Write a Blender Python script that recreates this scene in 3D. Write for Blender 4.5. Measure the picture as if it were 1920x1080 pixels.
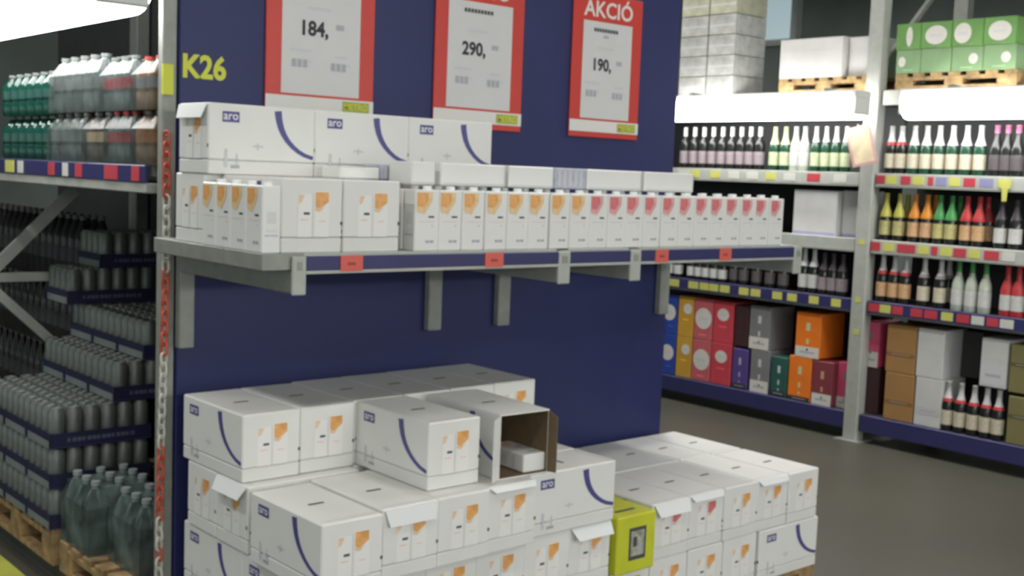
import bpy, math, random
from mathutils import Vector, Matrix
random.seed(7)
for o in list(bpy.data.objects): bpy.data.objects.remove(o)
scn = bpy.context.scene
C = scn.collection
R = math.radians
PI = math.pi

# ------------------------------------------------------------------ camera
EYE = 1.65
FPX = 2204.35
YAW, PITCH, ROLL = R(40.9166), R(5.5194), R(2.1962)
fw = Vector((math.sin(YAW)*math.cos(PITCH), math.cos(YAW)*math.cos(PITCH), -math.sin(PITCH)))
r0 = Vector((math.cos(YAW), -math.sin(YAW), 0))
u0 = r0.cross(fw)
rt = r0*math.cos(ROLL) + u0*math.sin(ROLL)
up = -r0*math.sin(ROLL) + u0*math.cos(ROLL)
camd = bpy.data.cameras.new('camera')
cam = bpy.data.objects.new('camera', camd); C.objects.link(cam)
camd.sensor_width = 36; camd.lens = 36*FPX/1920; camd.clip_start = .05; camd.clip_end = 200
m = Matrix((rt, up, -fw)).transposed().to_4x4(); m.translation = (0, 0, EYE)
cam.matrix_world = m
scn.camera = cam
# the phone focused too close: everything is a little soft
camd.dof.use_dof = True; camd.dof.focus_distance = 0.6
camd.dof.aperture_fstop = (camd.lens/1000)/0.0014

# ------------------------------------------------------------------ world, exposure
w = bpy.data.worlds.new('hall_ambient'); scn.world = w; w.use_nodes = True
w.node_tree.nodes['Background'].inputs[0].default_value = (.76, .87, .85, 1)
w.node_tree.nodes['Background'].inputs[1].default_value = .85
scn.view_settings.view_transform = 'Standard'; scn.view_settings.look = 'None'
scn.view_settings.gamma = 1; scn.view_settings.use_curve_mapping = False
scn.view_settings.exposure = 0.26

def ray(x, y):
    return rt*((x-960)/FPX) - up*((y-540)/FPX) + fw
def atX(x, y, X):
    d = ray(x, y); p = d*(X/d.x); p.z += EYE; return p
def atY(x, y, Y):
    d = ray(x, y); p = d*(Y/d.y); p.z += EYE; return p

# ------------------------------------------------------------------ materials
def s2l(c):
    return tuple((v/12.92 if v <= .04045 else ((v+.055)/1.055)**2.4) for v in c)
MATS = {}
def mat(name, col, rough=.6, metal=0., var=.06, scale=12., emit=0., trans=0., bump=0., alpha=1.):
    if name in MATS: return MATS[name]
    M = bpy.data.materials.new(name); M.use_nodes = True
    nt = M.node_tree; b = nt.nodes['Principled BSDF']
    b.inputs['Roughness'].default_value = rough; b.inputs['Metallic'].default_value = metal
    c = (*col, 1)
    b.inputs['Base Color'].default_value = c
    if var > 0:
        tc = nt.nodes.new('ShaderNodeTexCoord'); n = nt.nodes.new('ShaderNodeTexNoise')
        n.inputs['Scale'].default_value = scale; n.inputs['Detail'].default_value = 4
        rp = nt.nodes.new('ShaderNodeValToRGB')
        lo = tuple(max(0, v*(1-var*2)) for v in col); hi = tuple(min(1, v*(1+var)) for v in col)
        rp.color_ramp.elements[0].position = .3; rp.color_ramp.elements[1].position = .7
        rp.color_ramp.elements[0].color = (*lo, 1); rp.color_ramp.elements[1].color = (*hi, 1)
        nt.links.new(tc.outputs['Object'], n.inputs['Vector']); nt.links.new(n.outputs['Fac'], rp.inputs['Fac'])
        nt.links.new(rp.outputs['Color'], b.inputs['Base Color'])
        if bump:
            bp = nt.nodes.new('ShaderNodeBump'); bp.inputs['Strength'].default_value = bump
            nt.links.new(n.outputs['Fac'], bp.inputs['Height']); nt.links.new(bp.outputs['Normal'], b.inputs['Normal'])
    if emit:
        b.inputs['Emission Color'].default_value = c; b.inputs['Emission Strength'].default_value = emit
    if trans: b.inputs['Transmission Weight'].default_value = trans
    if alpha < 1: b.inputs['Alpha'].default_value = alpha
    MATS[name] = M
    return M
def rgb(name, r, g, b, **k):
    return mat(name, s2l((r/255, g/255, b/255)), **k)

WHITE = mat('white_card', (.80, .80, .775), rough=.55, var=.015, scale=6)
TRAYW = mat('white_card_tray', (.77, .77, .745), rough=.6, var=.015, scale=6)
CARTON = mat('white_carton', (.82, .82, .80), rough=.35, var=.01)
CAPM = mat('white_plastic_cap', (.88, .89, .88), rough=.25, var=0)
PRINTW = mat('print_white', (.86, .85, .83), rough=.45, var=0)
ORANGE = mat('print_orange', (.86, .44, .15), rough=.45, var=.12, scale=45)
PEACH = mat('print_peach', (.85, .62, .42), rough=.45, var=.05, scale=45)
PINK = mat('print_pink', (.82, .62, .58), rough=.45, var=.03)
RED = mat('print_red', (.74, .20, .21), rough=.45, var=.1, scale=45)
DARK = mat('print_dark', (.075, .075, .085), rough=.5, var=0)
GREY = mat('print_grey', (.42, .43, .47), rough=.5, var=0)
LGREY = mat('print_light_grey', (.60, .61, .63), rough=.5, var=0)
INDIGO = mat('print_indigo', (.085, .082, .27), rough=.45, var=.03)
PALEBLUE = mat('print_pale_blue', (.50, .52, .62), rough=.5, var=.08, scale=60)
SLOT = mat('slot_shadow', (.10, .10, .095), rough=.9, var=0)
BROWN = mat('cardboard_inside', (.165, .115, .062), rough=.85, var=.06, scale=30)
KRAFT = mat('kraft_board', (.30, .20, .10), rough=.8, var=.06, scale=20)
PANEL = mat('blue_panel', (.0165, .0225, .112), rough=.5, var=.05, scale=3)
RAILB = mat('blue_rail', (.036, .036, .13), rough=.4, var=.04)
STEEL = mat('galvanised_grey', (.30, .315, .285), rough=.5, metal=.15, var=.06, scale=20)
STEELL = mat('galvanised_light', (.45, .47, .43), rough=.5, metal=.1, var=.04, scale=20)
STEELD = mat('dark_steel', (.05, .053, .055), rough=.7, var=.1, scale=4)
POSTER = mat('poster_red', (.60, .052, .038), rough=.4, var=.02)
POSTERW = mat('poster_white', (.66, .66, .655), rough=.45, var=.01)
BLACK = mat('ink_black', (.03, .03, .032), rough=.6, var=0)
YELLOW = mat('sign_yellow', (.62, .66, .05), rough=.5, var=.02)
OLIVE = mat('logo_olive', (.38, .44, .08), rough=.5, var=.02)
TAGR = mat('tag_coral', (.70, .13, .10), rough=.5, var=.02)
CASEY = mat('case_yellow', (.60, .63, .035), rough=.5, var=.04)
WOOD = mat('pallet_wood', (.36, .24, .11), rough=.85, var=.25, scale=18, bump=.15)
FLOOR = mat('concrete_floor', (.085, .083, .064), rough=.42, var=.07, scale=1.3)
LINEY = mat('floor_paint_yellow', (.50, .52, .09), rough=.6, var=.08, scale=9)
CEIL = mat('ceiling_sheet', (.09, .095, .10), rough=.85, var=.1, scale=.7)
WALLM = mat('hall_wall', (.26, .30, .285), rough=.9, var=.12, scale=.9)
CHR = mat('chain_red', (.52, .09, .045), rough=.45, var=.05)
CHW = mat('chain_white', (.58, .56, .49), rough=.45, var=.05)
ALU = mat('can_aluminium', (.17, .19, .175), rough=.42, metal=.35, var=.12, scale=25)
ALUD = mat('can_lid', (.20, .245, .235), rough=.45, metal=.4, var=.1, scale=25)
TUBE = mat('tube_glow', (1., .985, .96), rough=.4, var=0, emit=10.5)
TUBE2 = mat('tube_glow_bright', (1., .985, .95), rough=.4, var=0, emit=23.5)
HOUS = mat('lamp_housing', (.62, .63, .62), rough=.5, var=.02)

# ------------------------------------------------------------------ mesh builder
class MB:
    def __init__(s): s.v = []; s.f = []; s.mi = []; s.ms = []; s.sm = []
    def m(s, M):
        if M not in s.ms: s.ms.append(M)
        return s.ms.index(M)
    def add(s, vs, fs, M, smooth=False):
        o = len(s.v); k = s.m(M); s.v += [tuple(p) for p in vs]
        for f in fs: s.f.append([i+o for i in f]); s.mi.append(k); s.sm.append(smooth)
    def box(s, x0, y0, z0, x1, y1, z1, M, c=0.):
        if x0 > x1: x0, x1 = x1, x0
        if y0 > y1: y0, y1 = y1, y0
        if z0 > z1: z0, z1 = z1, z0
        if c <= 0:
            vs = [(x, y, z) for z in (z0, z1) for y in (y0, y1) for x in (x0, x1)]
            s.add(vs, [(0,2,3,1), (4,5,7,6), (0,1,5,4), (2,6,7,3), (0,4,6,2), (1,3,7,5)], M); return
        lo = (x0, y0, z0); hi = (x1, y1, z1); vs = []; idx = {}
        for a in (0, 1):
            for b in (0, 1):
                for d in (0, 1):
                    e = (a, b, d)
                    for ax in range(3):
                        p = []
                        for k in range(3):
                            base = hi[k] if e[k] else lo[k]
                            if k != ax: base += -c if e[k] else c
                            p.append(base)
                        idx[e, ax] = len(vs); vs.append(p)
        fs = []
        cen = Vector(((x0+x1)/2, (y0+y1)/2, (z0+z1)/2))
        def face(ids):
            P = [Vector(vs[i]) for i in ids]
            n = (P[1]-P[0]).cross(P[2]-P[0]); mid = sum(P, Vector())/len(P)
            fs.append(ids if n.dot(mid-cen) > 0 else ids[::-1])
        for ax in range(3):
            o1, o2 = [k for k in range(3) if k != ax]
            for sd in (0, 1):
                q = []
                for (i, j) in ((0,0), (1,0), (1,1), (0,1)):
                    e = [0,0,0]; e[ax] = sd; e[o1] = i; e[o2] = j; q.append(idx[tuple(e), ax])
                face(q)
        for ax in range(3):          # edges along ax
            o1, o2 = [k for k in range(3) if k != ax]
            for i in (0, 1):
                for j in (0, 1):
                    e = [0,0,0]; e[o1] = i; e[o2] = j; e2 = e[:]; e2[ax] = 1
                    face([idx[tuple(e), o1], idx[tuple(e2), o1], idx[tuple(e2), o2], idx[tuple(e), o2]])
        for a in (0, 1):
            for b in (0, 1):
                for d in (0, 1): face([idx[(a,b,d), k] for k in range(3)])
        s.add(vs, fs, M)
    def lathe(s, prof, M, n=14, cx=0, cy=0, smooth=True):
        vs = []; fs = []
        for (r, z) in prof:
            for k in range(n):
                a = 2*PI*k/n; vs.append((cx+r*math.cos(a), cy+r*math.sin(a), z))
        for i in range(len(prof)-1):
            for k in range(n):
                k2 = (k+1) % n; fs.append((i*n+k, i*n+k2, (i+1)*n+k2, (i+1)*n+k))
        s.add(vs, fs, M, smooth)
        if prof[0][0] > 1e-4: s.add(vs[:n], [tuple(range(n))[::-1]], M)
        if prof[-1][0] > 1e-4: s.add(vs[-n:], [tuple(range(n))], M)
    def tube(s, pts, r, M, n=8, closed=False, smooth=True):
        pts = [Vector(p) for p in pts]; N = len(pts); vs = []; fs = []
        for i, p in enumerate(pts):
            a = pts[(i-1) % N] if (closed or i > 0) else p
            b = pts[(i+1) % N] if (closed or i < N-1) else p
            t = (b-a).normalized()
            ref = Vector((0, 0, 1)) if abs(t.z) < .9 else Vector((1, 0, 0))
            if closed: ref = Vector((0, 1, 0))
            e1 = t.cross(ref).normalized(); e2 = t.cross(e1)
            for k in range(n):
                an = 2*PI*k/n; vs.append(p + e1*(r*math.cos(an)) + e2*(r*math.sin(an)))
        for i in range(N if closed else N-1):
            j = (i+1) % N
            for k in range(n):
                k2 = (k+1) % n; fs.append((i*n+k, j*n+k, j*n+k2, i*n+k2))
        s.add(vs, fs, M, smooth)
        if not closed:
            s.add(vs[:n], [tuple(range(n))], M); s.add(vs[-n:], [tuple(range(n))[::-1]], M)
    def beam(s, a, b, wd, ht, M):     # rectangular bar from a to b
        a, b = Vector(a), Vector(b); t = (b-a).normalized()
        ref = Vector((0, 0, 1)) if abs(t.z) < .95 else Vector((1, 0, 0))
        e1 = t.cross(ref).normalized()*wd/2; e2 = e1.cross(t).normalized()*ht/2
        vs = [p+i*e1+j*e2 for p in (a, b) for (i, j) in ((-1,-1), (1,-1), (1,1), (-1,1))]
        s.add(vs, [(0,1,2,3), (7,6,5,4), (0,4,5,1), (1,5,6,2), (2,6,7,3), (3,7,4,0)], M)
    def poly(s, F, uv, M, d=.0006): s.add([F(u, v, d) for u, v in uv], [tuple(range(len(uv)))], M)
    def rect(s, F, u0, v0, u1, v1, M, d=.0006): s.poly(F, [(u0,v0), (u1,v0), (u1,v1), (u0,v1)], M, d)
    def strip(s, F, pts, M, d=.0006):   # pts (u, v, half width in u, half width in v)
        for i in range(len(pts)-1):
            a, b = pts[i], pts[i+1]
            s.poly(F, [(a[0]-a[2], a[1]-a[3]), (b[0]-b[2], b[1]-b[3]), (b[0]+b[2], b[1]+b[3]), (a[0]+a[2], a[1]+a[3])], M, d)
    def mesh(s, name):
        me = bpy.data.meshes.new(name); me.from_pydata(s.v, [], s.f); me.update()
        for M in s.ms: me.materials.append(M)
        me.polygons.foreach_set('material_index', s.mi)
        me.polygons.foreach_set('use_smooth', s.sm)
        return me
TXT = {}
def text_geo(t, bold=.0):
    if (t, bold) in TXT: return TXT[t, bold]
    cu = bpy.data.curves.new('t', 'FONT'); cu.body = t; cu.size = 1; cu.align_x = 'CENTER'; cu.offset = bold
    cu.resolution_u = 3
    o = bpy.data.objects.new('t', cu); C.objects.link(o)
    dg = bpy.context.evaluated_depsgraph_get(); me = bpy.data.meshes.new_from_object(o.evaluated_get(dg))
    g = ([tuple(v.co[:2]) for v in me.vertices], [tuple(p.vertices) for p in me.polygons])
    bpy.data.objects.remove(o); bpy.data.curves.remove(cu); bpy.data.meshes.remove(me)
    TXT[t, bold] = g
    return g
def put_text(mb, t, size, O, right, upv, M, bold=0., sx=1.):
    vs, fs = text_geo(t, bold); O = Vector(O); right = Vector(right); upv = Vector(upv)
    mb.add([O + right*(x*size*sx) + upv*(y*size) for x, y in vs], fs, M)

def link(name, me, parent=None, loc=(0,0,0), rz=0.):
    o = bpy.data.objects.new(name, me); C.objects.link(o); o.location = loc; o.rotation_euler = (0, 0, rz)
    o.parent = parent
    return o
def tag(o, label, cat, group=None, kind=None):
    if label: o['label'] = label
    if cat: o['category'] = cat
    if group: o['group'] = group
    if kind: o['kind'] = kind
    return o
def thing(name, label, cat, loc, rz=0., group=None, parts=()):
    e = link(name, None, None, loc, rz); e.empty_display_size = .05
    tag(e, label, cat, group)
    for p in parts:
        q = link(p[0], p[1], e)
        if p[0] in ('print_marks', 'side_print', 'carton_picture'): q['kind'] = 'stuff'
        if len(p) > 2:
            for sub in p[2]: link(sub[0], sub[1], q)
    return e
def struct(name, mb): o = link(name, mb.mesh(name)); o['kind'] = 'structure'; return o

# ------------------------------------------------------------------ hall
b = MB(); b.box(-16, -16, -.2, 16, 18, 0, FLOOR); struct('floor', b)
b = MB(); b.box(-16, -16, 5.6, 16, 18, 5.8, CEIL); ceil = struct('ceiling', b)
for i in range(7):
    b = MB(); x = -3+2.6*i; b.box(x-.07, -6, 5.2, x+.07, 18, 5.6, CEIL); link('joist', b.mesh('joist'), ceil)
b = MB(); b.box(16, -16, 0, 16.2, 18, 5.6, WALLM); struct('wall_right', b)
b = MB(); b.box(-16, 18, 0, 16.2, 18.2, 5.6, WALLM); struct('wall_back', b)
GLASS = mat('window_glass', (.45, .58, .62), rough=.2, var=0, emit=.55)
b = MB(); b.box(15.86, 11.6, 3.9, 16, 13.4, 5.1, HOUS); win = struct('window_1', b)
for k in range(2):
    b = MB(); y = 11.72+.85*k; b.box(15.84, y, 4.0, 15.87, y+.74, 5.0, GLASS); link('pane', b.mesh('pane'), win)
b = MB(); b.box(1.18, 1.2, .0005, 1.29, 12, .002, LINEY)
b = MB(); b.box(1.42, 3.9, .0005, 1.53, 12, .003, LINEY); o = link('floor_marking', b.mesh('floor_marking')); tag(o, 'yellow painted line on the floor along the rack of canned drinks', 'floor line', kind='structure')

# ------------------------------------------------------------------ lamps
def strip_lamp(loc, rz, label, group=None, length=1.5, tube=TUBE, mount='arm', mx=.2):
    """wide wrap-around diffuser under a flat housing; origin is the middle of the diffuser"""
    hw = .105  # oversized half width: the glare around the tube is built into the shape
    b = MB(); b.box(-.085, -length/2-.03, .055, .085, length/2+.03, .10, HOUS, .008); h = b.mesh('housing')
    b = MB(); n = 14; P = []
    for k in range(n+1):
        a = PI + PI*k/n; c, q = math.cos(a), math.sin(a)
        P.append((hw*math.copysign(abs(c)**.7, c), .055-.135*abs(q)**.75))
    vs = [(x, sd*length/2, z) for sd in (-1, 1) for x, z in P]
    fs = [(k, n+1+k, n+2+k, k+1) for k in range(n)] + [tuple(range(n+1))[::-1], tuple(range(n+1, 2*n+2))]
    b.add(vs, fs, tube, True); d = b.mesh('diffuser')
    t = thing('strip_lamp', label, 'lamp', loc, rz, group, [('housing', h), ('diffuser', d)])
    for sd in (-1, 1):
        b = MB(); b.box(-.08, sd*(length/2+.001), -.05, .08, sd*(length/2+.03), .06, HOUS, .006); link('end_cap', b.mesh('end_cap'), t)
        b = MB(); y = sd*(length/2-.25)
        if mount == 'arm': b.box(0, y-.015, .10, mx, y+.015, .125, STEEL)
        else: b.box(-.005, y-.005, .10, .005, y+.005, 5.6-loc[2], STEEL)
        link('mounting_arm' if mount == 'arm' else 'hanger_rod', b.mesh('mount'), t)
    return t
strip_lamp((1.44, 4.26, 2.16), 0, 'glowing strip lamp above the shelf of shrink-wrapped soft drinks', mx=.11)
strip_lamp((6.45, 5.02, 2.15), 0, 'glowing strip lamp in front of the rack below the white wrapped boxes', length=1.62, mx=.23)
strip_lamp((6.45, 3.06, 2.145), 0, 'glowing strip lamp below the pallet of green boxes', length=1.6, mx=.23)
for x in (-2.6, -.7, 1.2, 3.1, 5.0, 6.9):
    strip_lamp((x, -3.2, 2.3), PI/2, 'glowing strip lamp along the aisle opposite the blue panel', 'strip lamps along the opposite aisle', 1.6, TUBE2, 'rod')
def added_hall_lamp(x, y, rz, en=60):  # unseen ceiling lamps, added to fill the hall with light
    b = MB(); b.box(-.12, -.78, 0, .12, .78, .09, HOUS, .01)
    t = thing('added_ceiling_lamp', 'unseen twin-tube lamp added on the hall ceiling for fill light', 'lamp', (x, y, 4.55), rz, 'unseen lamps added on the hall ceiling for fill light', [('housing', b.mesh('housing'))])
    for sx in (-.5, .5):
        b = MB(); b.box(-.006, sx-.006, .09, .006, sx+.006, 1.05, HOUS); link('hanger', b.mesh('hanger'), t)
    L = bpy.data.lights.new('fill_light', 'AREA'); L.shape = 'RECTANGLE'; L.size = .22; L.size_y = 1.5; L.energy = en; L.color = (1, .98, .93)
    q = bpy.data.objects.new('fill_light', L); C.objects.link(q); q.parent = t; q.location = (0, 0, -.005)
for x in (-2.5, .5, 3.5): added_hall_lamp(x, .6, PI/2, 20)
for x in (-2.5, 1, 4.5): added_hall_lamp(x, -3.4, PI/2, 40)
for y in (2.6, 5.6, 8.6): added_hall_lamp(5.2, y, 0, 40 if y < 3 else 58)
for y in (3.2, 6.2): added_hall_lamp(-.6, y, 0, 35)
for y in (6, 10, 14): added_hall_lamp(11.5, y, 0, 60)  # out of view, added to brighten the far wall

# ------------------------------------------------------------------ end panel with posters
PY = 3.45
b = MB(); b.box(1.605, PY, .02, 3.895, PY+.03, 2.95, PANEL, .003)
pan = thing('display_partition', 'tall dark blue partition behind the milk shelf, marked K26', 'partition', (0, 0, 0), 0, None, [('board', b.mesh('board'))])
b = MB(); put_text(b, 'K26', .098, (1.686, PY-.0012, 1.912), (1, 0, -.0), (0, 0, 1), YELLOW, bold=.035, sx=.92)
link('lettering', b.mesh('lettering'), pan)['label'] = 'yellow aisle code K26'

def poster(x0, x1, price, label, bars):
    W = x1-x0; z0, z1 = 1.812, 2.385; y = PY-.001
    F = lambda u, v, d: (u, y-.009-d, v)
    b = MB(); b.box(x0, y-.009, z0, x1, y, z1, POSTER, .002); fr = b.mesh('frame')
    b = MB(); b.box(x0+.056, y-.0105, 1.888, x1-.060, y-.009, 2.275, POSTERW); sh = b.mesh('sheet')
    b = MB(); b.box(x0, y-.0108, 1.834, x1, y-.009, 1.880, mat('poster_strip', (.74, .74, .71), rough=.5, var=0)); st = b.mesh('footer_strip')
    b = MB(); b.box(x1-.125, y-.0118, 1.840, x1-.018, y-.0107, 1.874, OLIVE); lg = b.mesh('logo_plate')
    b = MB(); put_text(b, 'METRO', .030, (x1-.0715, y-.0124, 1.847), (1, 0, 0), (0, 0, 1), YELLOW, .02); lt = b.mesh('logo_lettering')
    b = MB(); put_text(b, 'AKCIÓ', .088, ((x0+x1)/2, y-.0097, 2.295), (1, 0, 0), (0, 0, 1), mat('header_white', (.75, .72, .68), var=0), .02, sx=1.02); ht = b.mesh('header_lettering')
    F2 = lambda u, v, d: (u, y-.0108-d, v)
    b = MB(); cx = (x0+x1)/2-.015
    put_text(b, price, .066, (cx-.018, y-.0112, 2.082), (1, 0, 0), (0, 0, 1), BLACK, .035, sx=.98)
    pt = b.mesh('price')
    b = MB(); b.rect(F2, cx+.066, 2.108, cx+.098, 2.126, GREY); pc = b.mesh('price_cents')
    b = MB()
    for (u, v, ww, hh, M) in bars: b.rect(F2, cx+u-ww/2, v, cx+u+ww/2, v+hh, M)
    br = b.mesh('small_print')
    pp = thing('price_poster', label, 'poster', (0, 0, 0), 0, 'framed price posters on the blue panel',
        [('frame', fr), ('sheet', sh), ('footer_strip', st, [('logo_plate', lg), ('logo_lettering', lt)]), ('header_lettering', ht), ('price', pt), ('price_cents', pc), ('small_print', br)])
    pp.children[-1]['kind'] = 'stuff'
    return pp
def bars(name):
    L = [(0.0, 2.165, .09, .010, LGREY), (-.068, 2.025, .082, .009, LGREY), (.088, 2.015, .05, .008, LGREY)]
    for q, (u, v) in enumerate(((-.068, 1.975), (.082, 1.972))):
        for k in range(3): L.append((u-.024+.021*k, v, .017, .026, GREY))
        L.append((u+.037, v+.016, .012, .009, LGREY))
    if name: 
        for k in range(9): L.append((-.062+.0155*k, 2.235, .0125, .014, DARK))
        if name > 1: L.append((0, 2.212, .03, .011, GREY))
    return L
poster(1.895, 2.312, '184,', 'red framed poster priced 184, closest to the K26 code', bars(0))
poster(2.573, 2.993, '290,', 'red framed poster priced 290, hanging between the other two', bars(1))
poster(3.250, 3.645, '190,', 'red framed poster with AKCIÓ header, by the free edge of the partition', bars(2))

# ------------------------------------------------------------------ end shelf
SY, SZ = 2.745, 1.418
BR = [(1.598, 1.637), (2.565, 2.613), (2.897, 2.945), (3.815, 3.862)]
shelf = thing('end_shelf', 'grey steel cantilever shelf with blue price rail on the end panel', 'shelf', (0, 0, 0))
for k, (x0, x1) in enumerate(BR):
    b = MB(); b.box(x0, SY-.004, SZ-.108, x1, PY-.03, SZ-.004 if k else SZ-.045, STEEL, .004)
    br = link('bracket', b.mesh('bracket'), shelf)
    b = MB(); b.box(x0, PY-.034, 1.068, x1+.012, PY-.001, SZ-.01, STEEL, .004); link('bracket_leg', b.mesh('bracket_leg'), br)
    b = MB(); b.box(x0-.002, SY-.012, SZ-.112, x1+.002, SY-.003, SZ-.008, STEELL, .003)
    b.box(x0+.012, SY-.0135, SZ-.045, x1-.012, SY-.011, SZ-.022, STEEL); link('bracket_cap', b.mesh('bracket_cap'), br)
for (x0, x1) in ((1.637, 2.565), (2.613, 2.897), (2.945, 3.815)):
    b = MB(); b.box(x0-.0, SY, SZ-.03, x1, PY-.036, SZ, STEELL, .002); link('shelf_board', b.mesh('shelf_board'), shelf)
    b = MB(); b.box(x0, SY-.010, SZ-.047, x1, SY-.001, SZ-.008, RAILB, .002)
    b.box(x0, SY-.012, SZ-.056, x1, SY+.006, SZ-.047, STEELL, .001); rl = link('price_rail', b.mesh('price_rail'), shelf)
    for px in (659, 926, 1240, 1359):
        p = atY(px, 485, SY-.01)
        if x0 <= p.x <= x1:
            wd = .044 if px > 1000 else .048
            b = MB(); b.box(p.x-wd*.75, SY-.0135, SZ-.051, p.x+wd*.75, SY-.010, SZ-.007, TAGR)
            b.box(p.x-.014, SY-.0142, SZ-.034, p.x+.012, SY-.0134, SZ-.026, mat('tag_ink', (.35, .06, .05), var=0)); link('price_tag', b.mesh('price_tag'), rl)['label'] = 'coral red price tag'
for k in range(3):   # side skirts of the shelf end
    y0 = SY+.0+.225*k; b = MB(); b.box(1.512, y0+.001, SZ-.045, 1.637, y0+.222, SZ-.0, STEEL, .002); link('side_skirt', b.mesh('side_skirt'), shelf)

# ------------------------------------------------------------------ milk case
ARC = [(.635, .94), (.645, .82), (.665, .70), (.695, .60), (.735, .51), (.785, .43), (.84, .365), (.90, .315), (.985, .275)]
def arc_strip(b, F):
    n = len(ARC)
    b.strip(F, [(u, v, .030*(1-k/(n-1))**.7+.004, .006+.022*k/(n-1)) for k, (u, v) in enumerate(ARC)], INDIGO)
CACHE = {}
def case_parts(L=.375, W=.188, H=.198, pic=ORANGE):
    key = ('case', L, W, H, pic.name)
    if key in CACHE: return CACHE[key]
    P = []
    b = MB(); b.box(-W/2, -L/2, 0, W/2, L/2, H*.2, TRAYW, .003); P.append(('tray', b.mesh('case_tray')))
    b = MB(); b.box(-W/2-.0006, -L/2-.0006, H*.205, W/2+.0006, L/2+.0006, H, WHITE, .004); P.append(('cover', b.mesh('case_cover')))
    e = .0008
    faces = {'f': lambda u, v, d: (-W/2+u*W, -L/2-e-d, v*H), 'b': lambda u, v, d: (W/2-u*W, L/2+e+d, v*H),
             'l': lambda u, v, d: (-W/2-e-d, L/2-u*L, v*H), 'r': lambda u, v, d: (W/2+e+d, -L/2+u*L, v*H)}
    for k in 'fb':
        F = faces[k]; b = MB()
        b.rect(F, .255, .215, .49, .79, PRINTW); b.rect(F, .53, .215, .775, .83, PRINTW)
        b.poly(F, [(.54, .63), (.62, .60), (.765, .69), (.765, .82), (.54, .82)], pic, .0009)
        b.poly(F, [(.54, .57), (.62, .55), (.70, .63), (.62, .60), (.54, .63)], PEACH if pic is ORANGE else PINK, .0009)
        b.poly(F, [(.265, .66), (.31, .68), (.36, .78), (.265, .78)], PEACH if pic is ORANGE else PINK, .0009)
        b.rect(F, .35, .515, .45, .55, DARK, .0009); b.rect(F, .30, .44, .43, .455, PINK, .0009); b.rect(F, .60, .42, .72, .435, PINK, .0009)
        b.rect(F, .495, .2, .503, .8, LGREY, .0007)
        P.append(('carton_picture', b.mesh('carton_picture')))
        b = MB(); b.poly(F, [(.985+.022*math.cos(a), .40+.03*math.sin(a)) for a in [2*PI*i/10 for i in range(10)]], SLOT); P.append(('tear_hole', b.mesh('tear_hole')))
    for k in 'lr':
        F = faces[k]
        b = MB(); b.rect(F, .12, .74, .275, .89, INDIGO)
        O = Vector(F(.197, .775, .0010)); rr = Vector(F(1, 0, 0))-Vector(F(0, 0, 0)); rr.normalize()
        put_text(b, 'aro', .034, O, rr, (0, 0, 1), PRINTW, .01); P.append(('logo_badge', b.mesh('logo_badge')))
        b = MB(); arc_strip(b, F); P.append(('arc_stripe', b.mesh('arc_stripe')))
        b = MB(); b.rect(F, .14, .10, .17, .36, LGREY); b.rect(F, .19, .20, .27, .225, LGREY); b.rect(F, .20, .09, .28, .135, GREY); b.rect(F, .245, .135, .262, .30, LGREY)
        b.rect(F, .40, .40, .50, .425, LGREY); b.rect(F, .44, .36, .455, .46, LGREY); P.append(('side_print', b.mesh('side_print')))
    T = lambda u, v, d: (-W/2+u*W, -L/2+v*L, H+e*.5+d)
    b = MB()
    for v in (.47,):
        b.rect(T, .34, v-.015, .60, v+.015, SLOT)
    P.append(('handle_slot', b.mesh('handle_slot')))
    b = MB(); b.rect(T, .04, .055, .96, .062, LGREY, .0002); P.append(('lid_seam', b.mesh('lid_seam')))
    CACHE[key] = P
    return P
def flap_mesh(W, drop, out):
    b = MB(); z = .0
    vs = [(-W/2, 0, 0), (W/2, 0, 0), (W/2-.012, -out, -drop), (-W/2+.012, -out, -drop)]
    n = Vector((0, -drop, out)).normalized()*.003
    vs2 = [tuple(Vector(p)+n) for p in vs]
    b.add(vs+vs2, [(0,1,2,3), (7,6,5,4), (0,4,5,1), (1,5,6,2), (2,6,7,3), (3,7,4,0)], mat('flap_card', (.80, .82, .82), rough=.5, var=0))
    return b.mesh('open_flap')
def milk_case(x0, y0, z0, label, group=None, rot=0, flap=None, pic=ORANGE, L=.375, W=.188, H=.198, jit=0.):
    """x0,y0 is the low corner of the footprint; rot in quarter turns (0: short end faces the viewer)."""
    wx, wy = (W, L) if rot % 2 == 0 else (L, W)
    t = thing('milk_case', label, 'case', (x0+wx/2, y0+wy/2, z0), rot*PI/2+jit, group, case_parts(L, W, H, pic))
    if flap:
        f = link('open_flap', flap_mesh(W-.01, *flap), t, (0, -L/2-.002, H-.004)); f['label'] = 'folded-out lid flap'
    return t

# pile on the first pallet: tier tops at .34, .54, .74, .94
def pallet(x0, y0, lx, ly, label, z0=0., h=.14, cat='pallet'):
    t = thing('wooden_pallet', label, cat, (x0, y0, z0))
    n = 7; bw = ly/(n+3.2)
    for k in range(n):
        yy = k*(ly-bw)/(n-1); b = MB(); b.box(0, yy, h-.022, lx, yy+bw, h, WOOD, .002); link('deck_board', b.mesh('deck_board'), t)
    for k in range(3):
        xx = k*(lx-.1)/2
        b = MB(); b.box(xx, 0, h-.044, xx+.1, ly, h-.022, WOOD, .002); link('stringer_board', b.mesh('stringer_board'), t)
        b = MB(); b.box(xx, 0, 0, xx+.1, ly, .022, WOOD, .002); link('bottom_board', b.mesh('bottom_board'), t)
        for j in range(3):
            yy = j*(ly-.12)/2; b = MB(); b.box(xx, yy, .022, xx+.1, yy+.12, h-.044, WOOD, .002); link('block', b.mesh('block'), t)
    return t
pallet(1.585, 2.56, 1.15, .83, 'wooden pallet under the tall stepped pile of milk cases')
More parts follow.
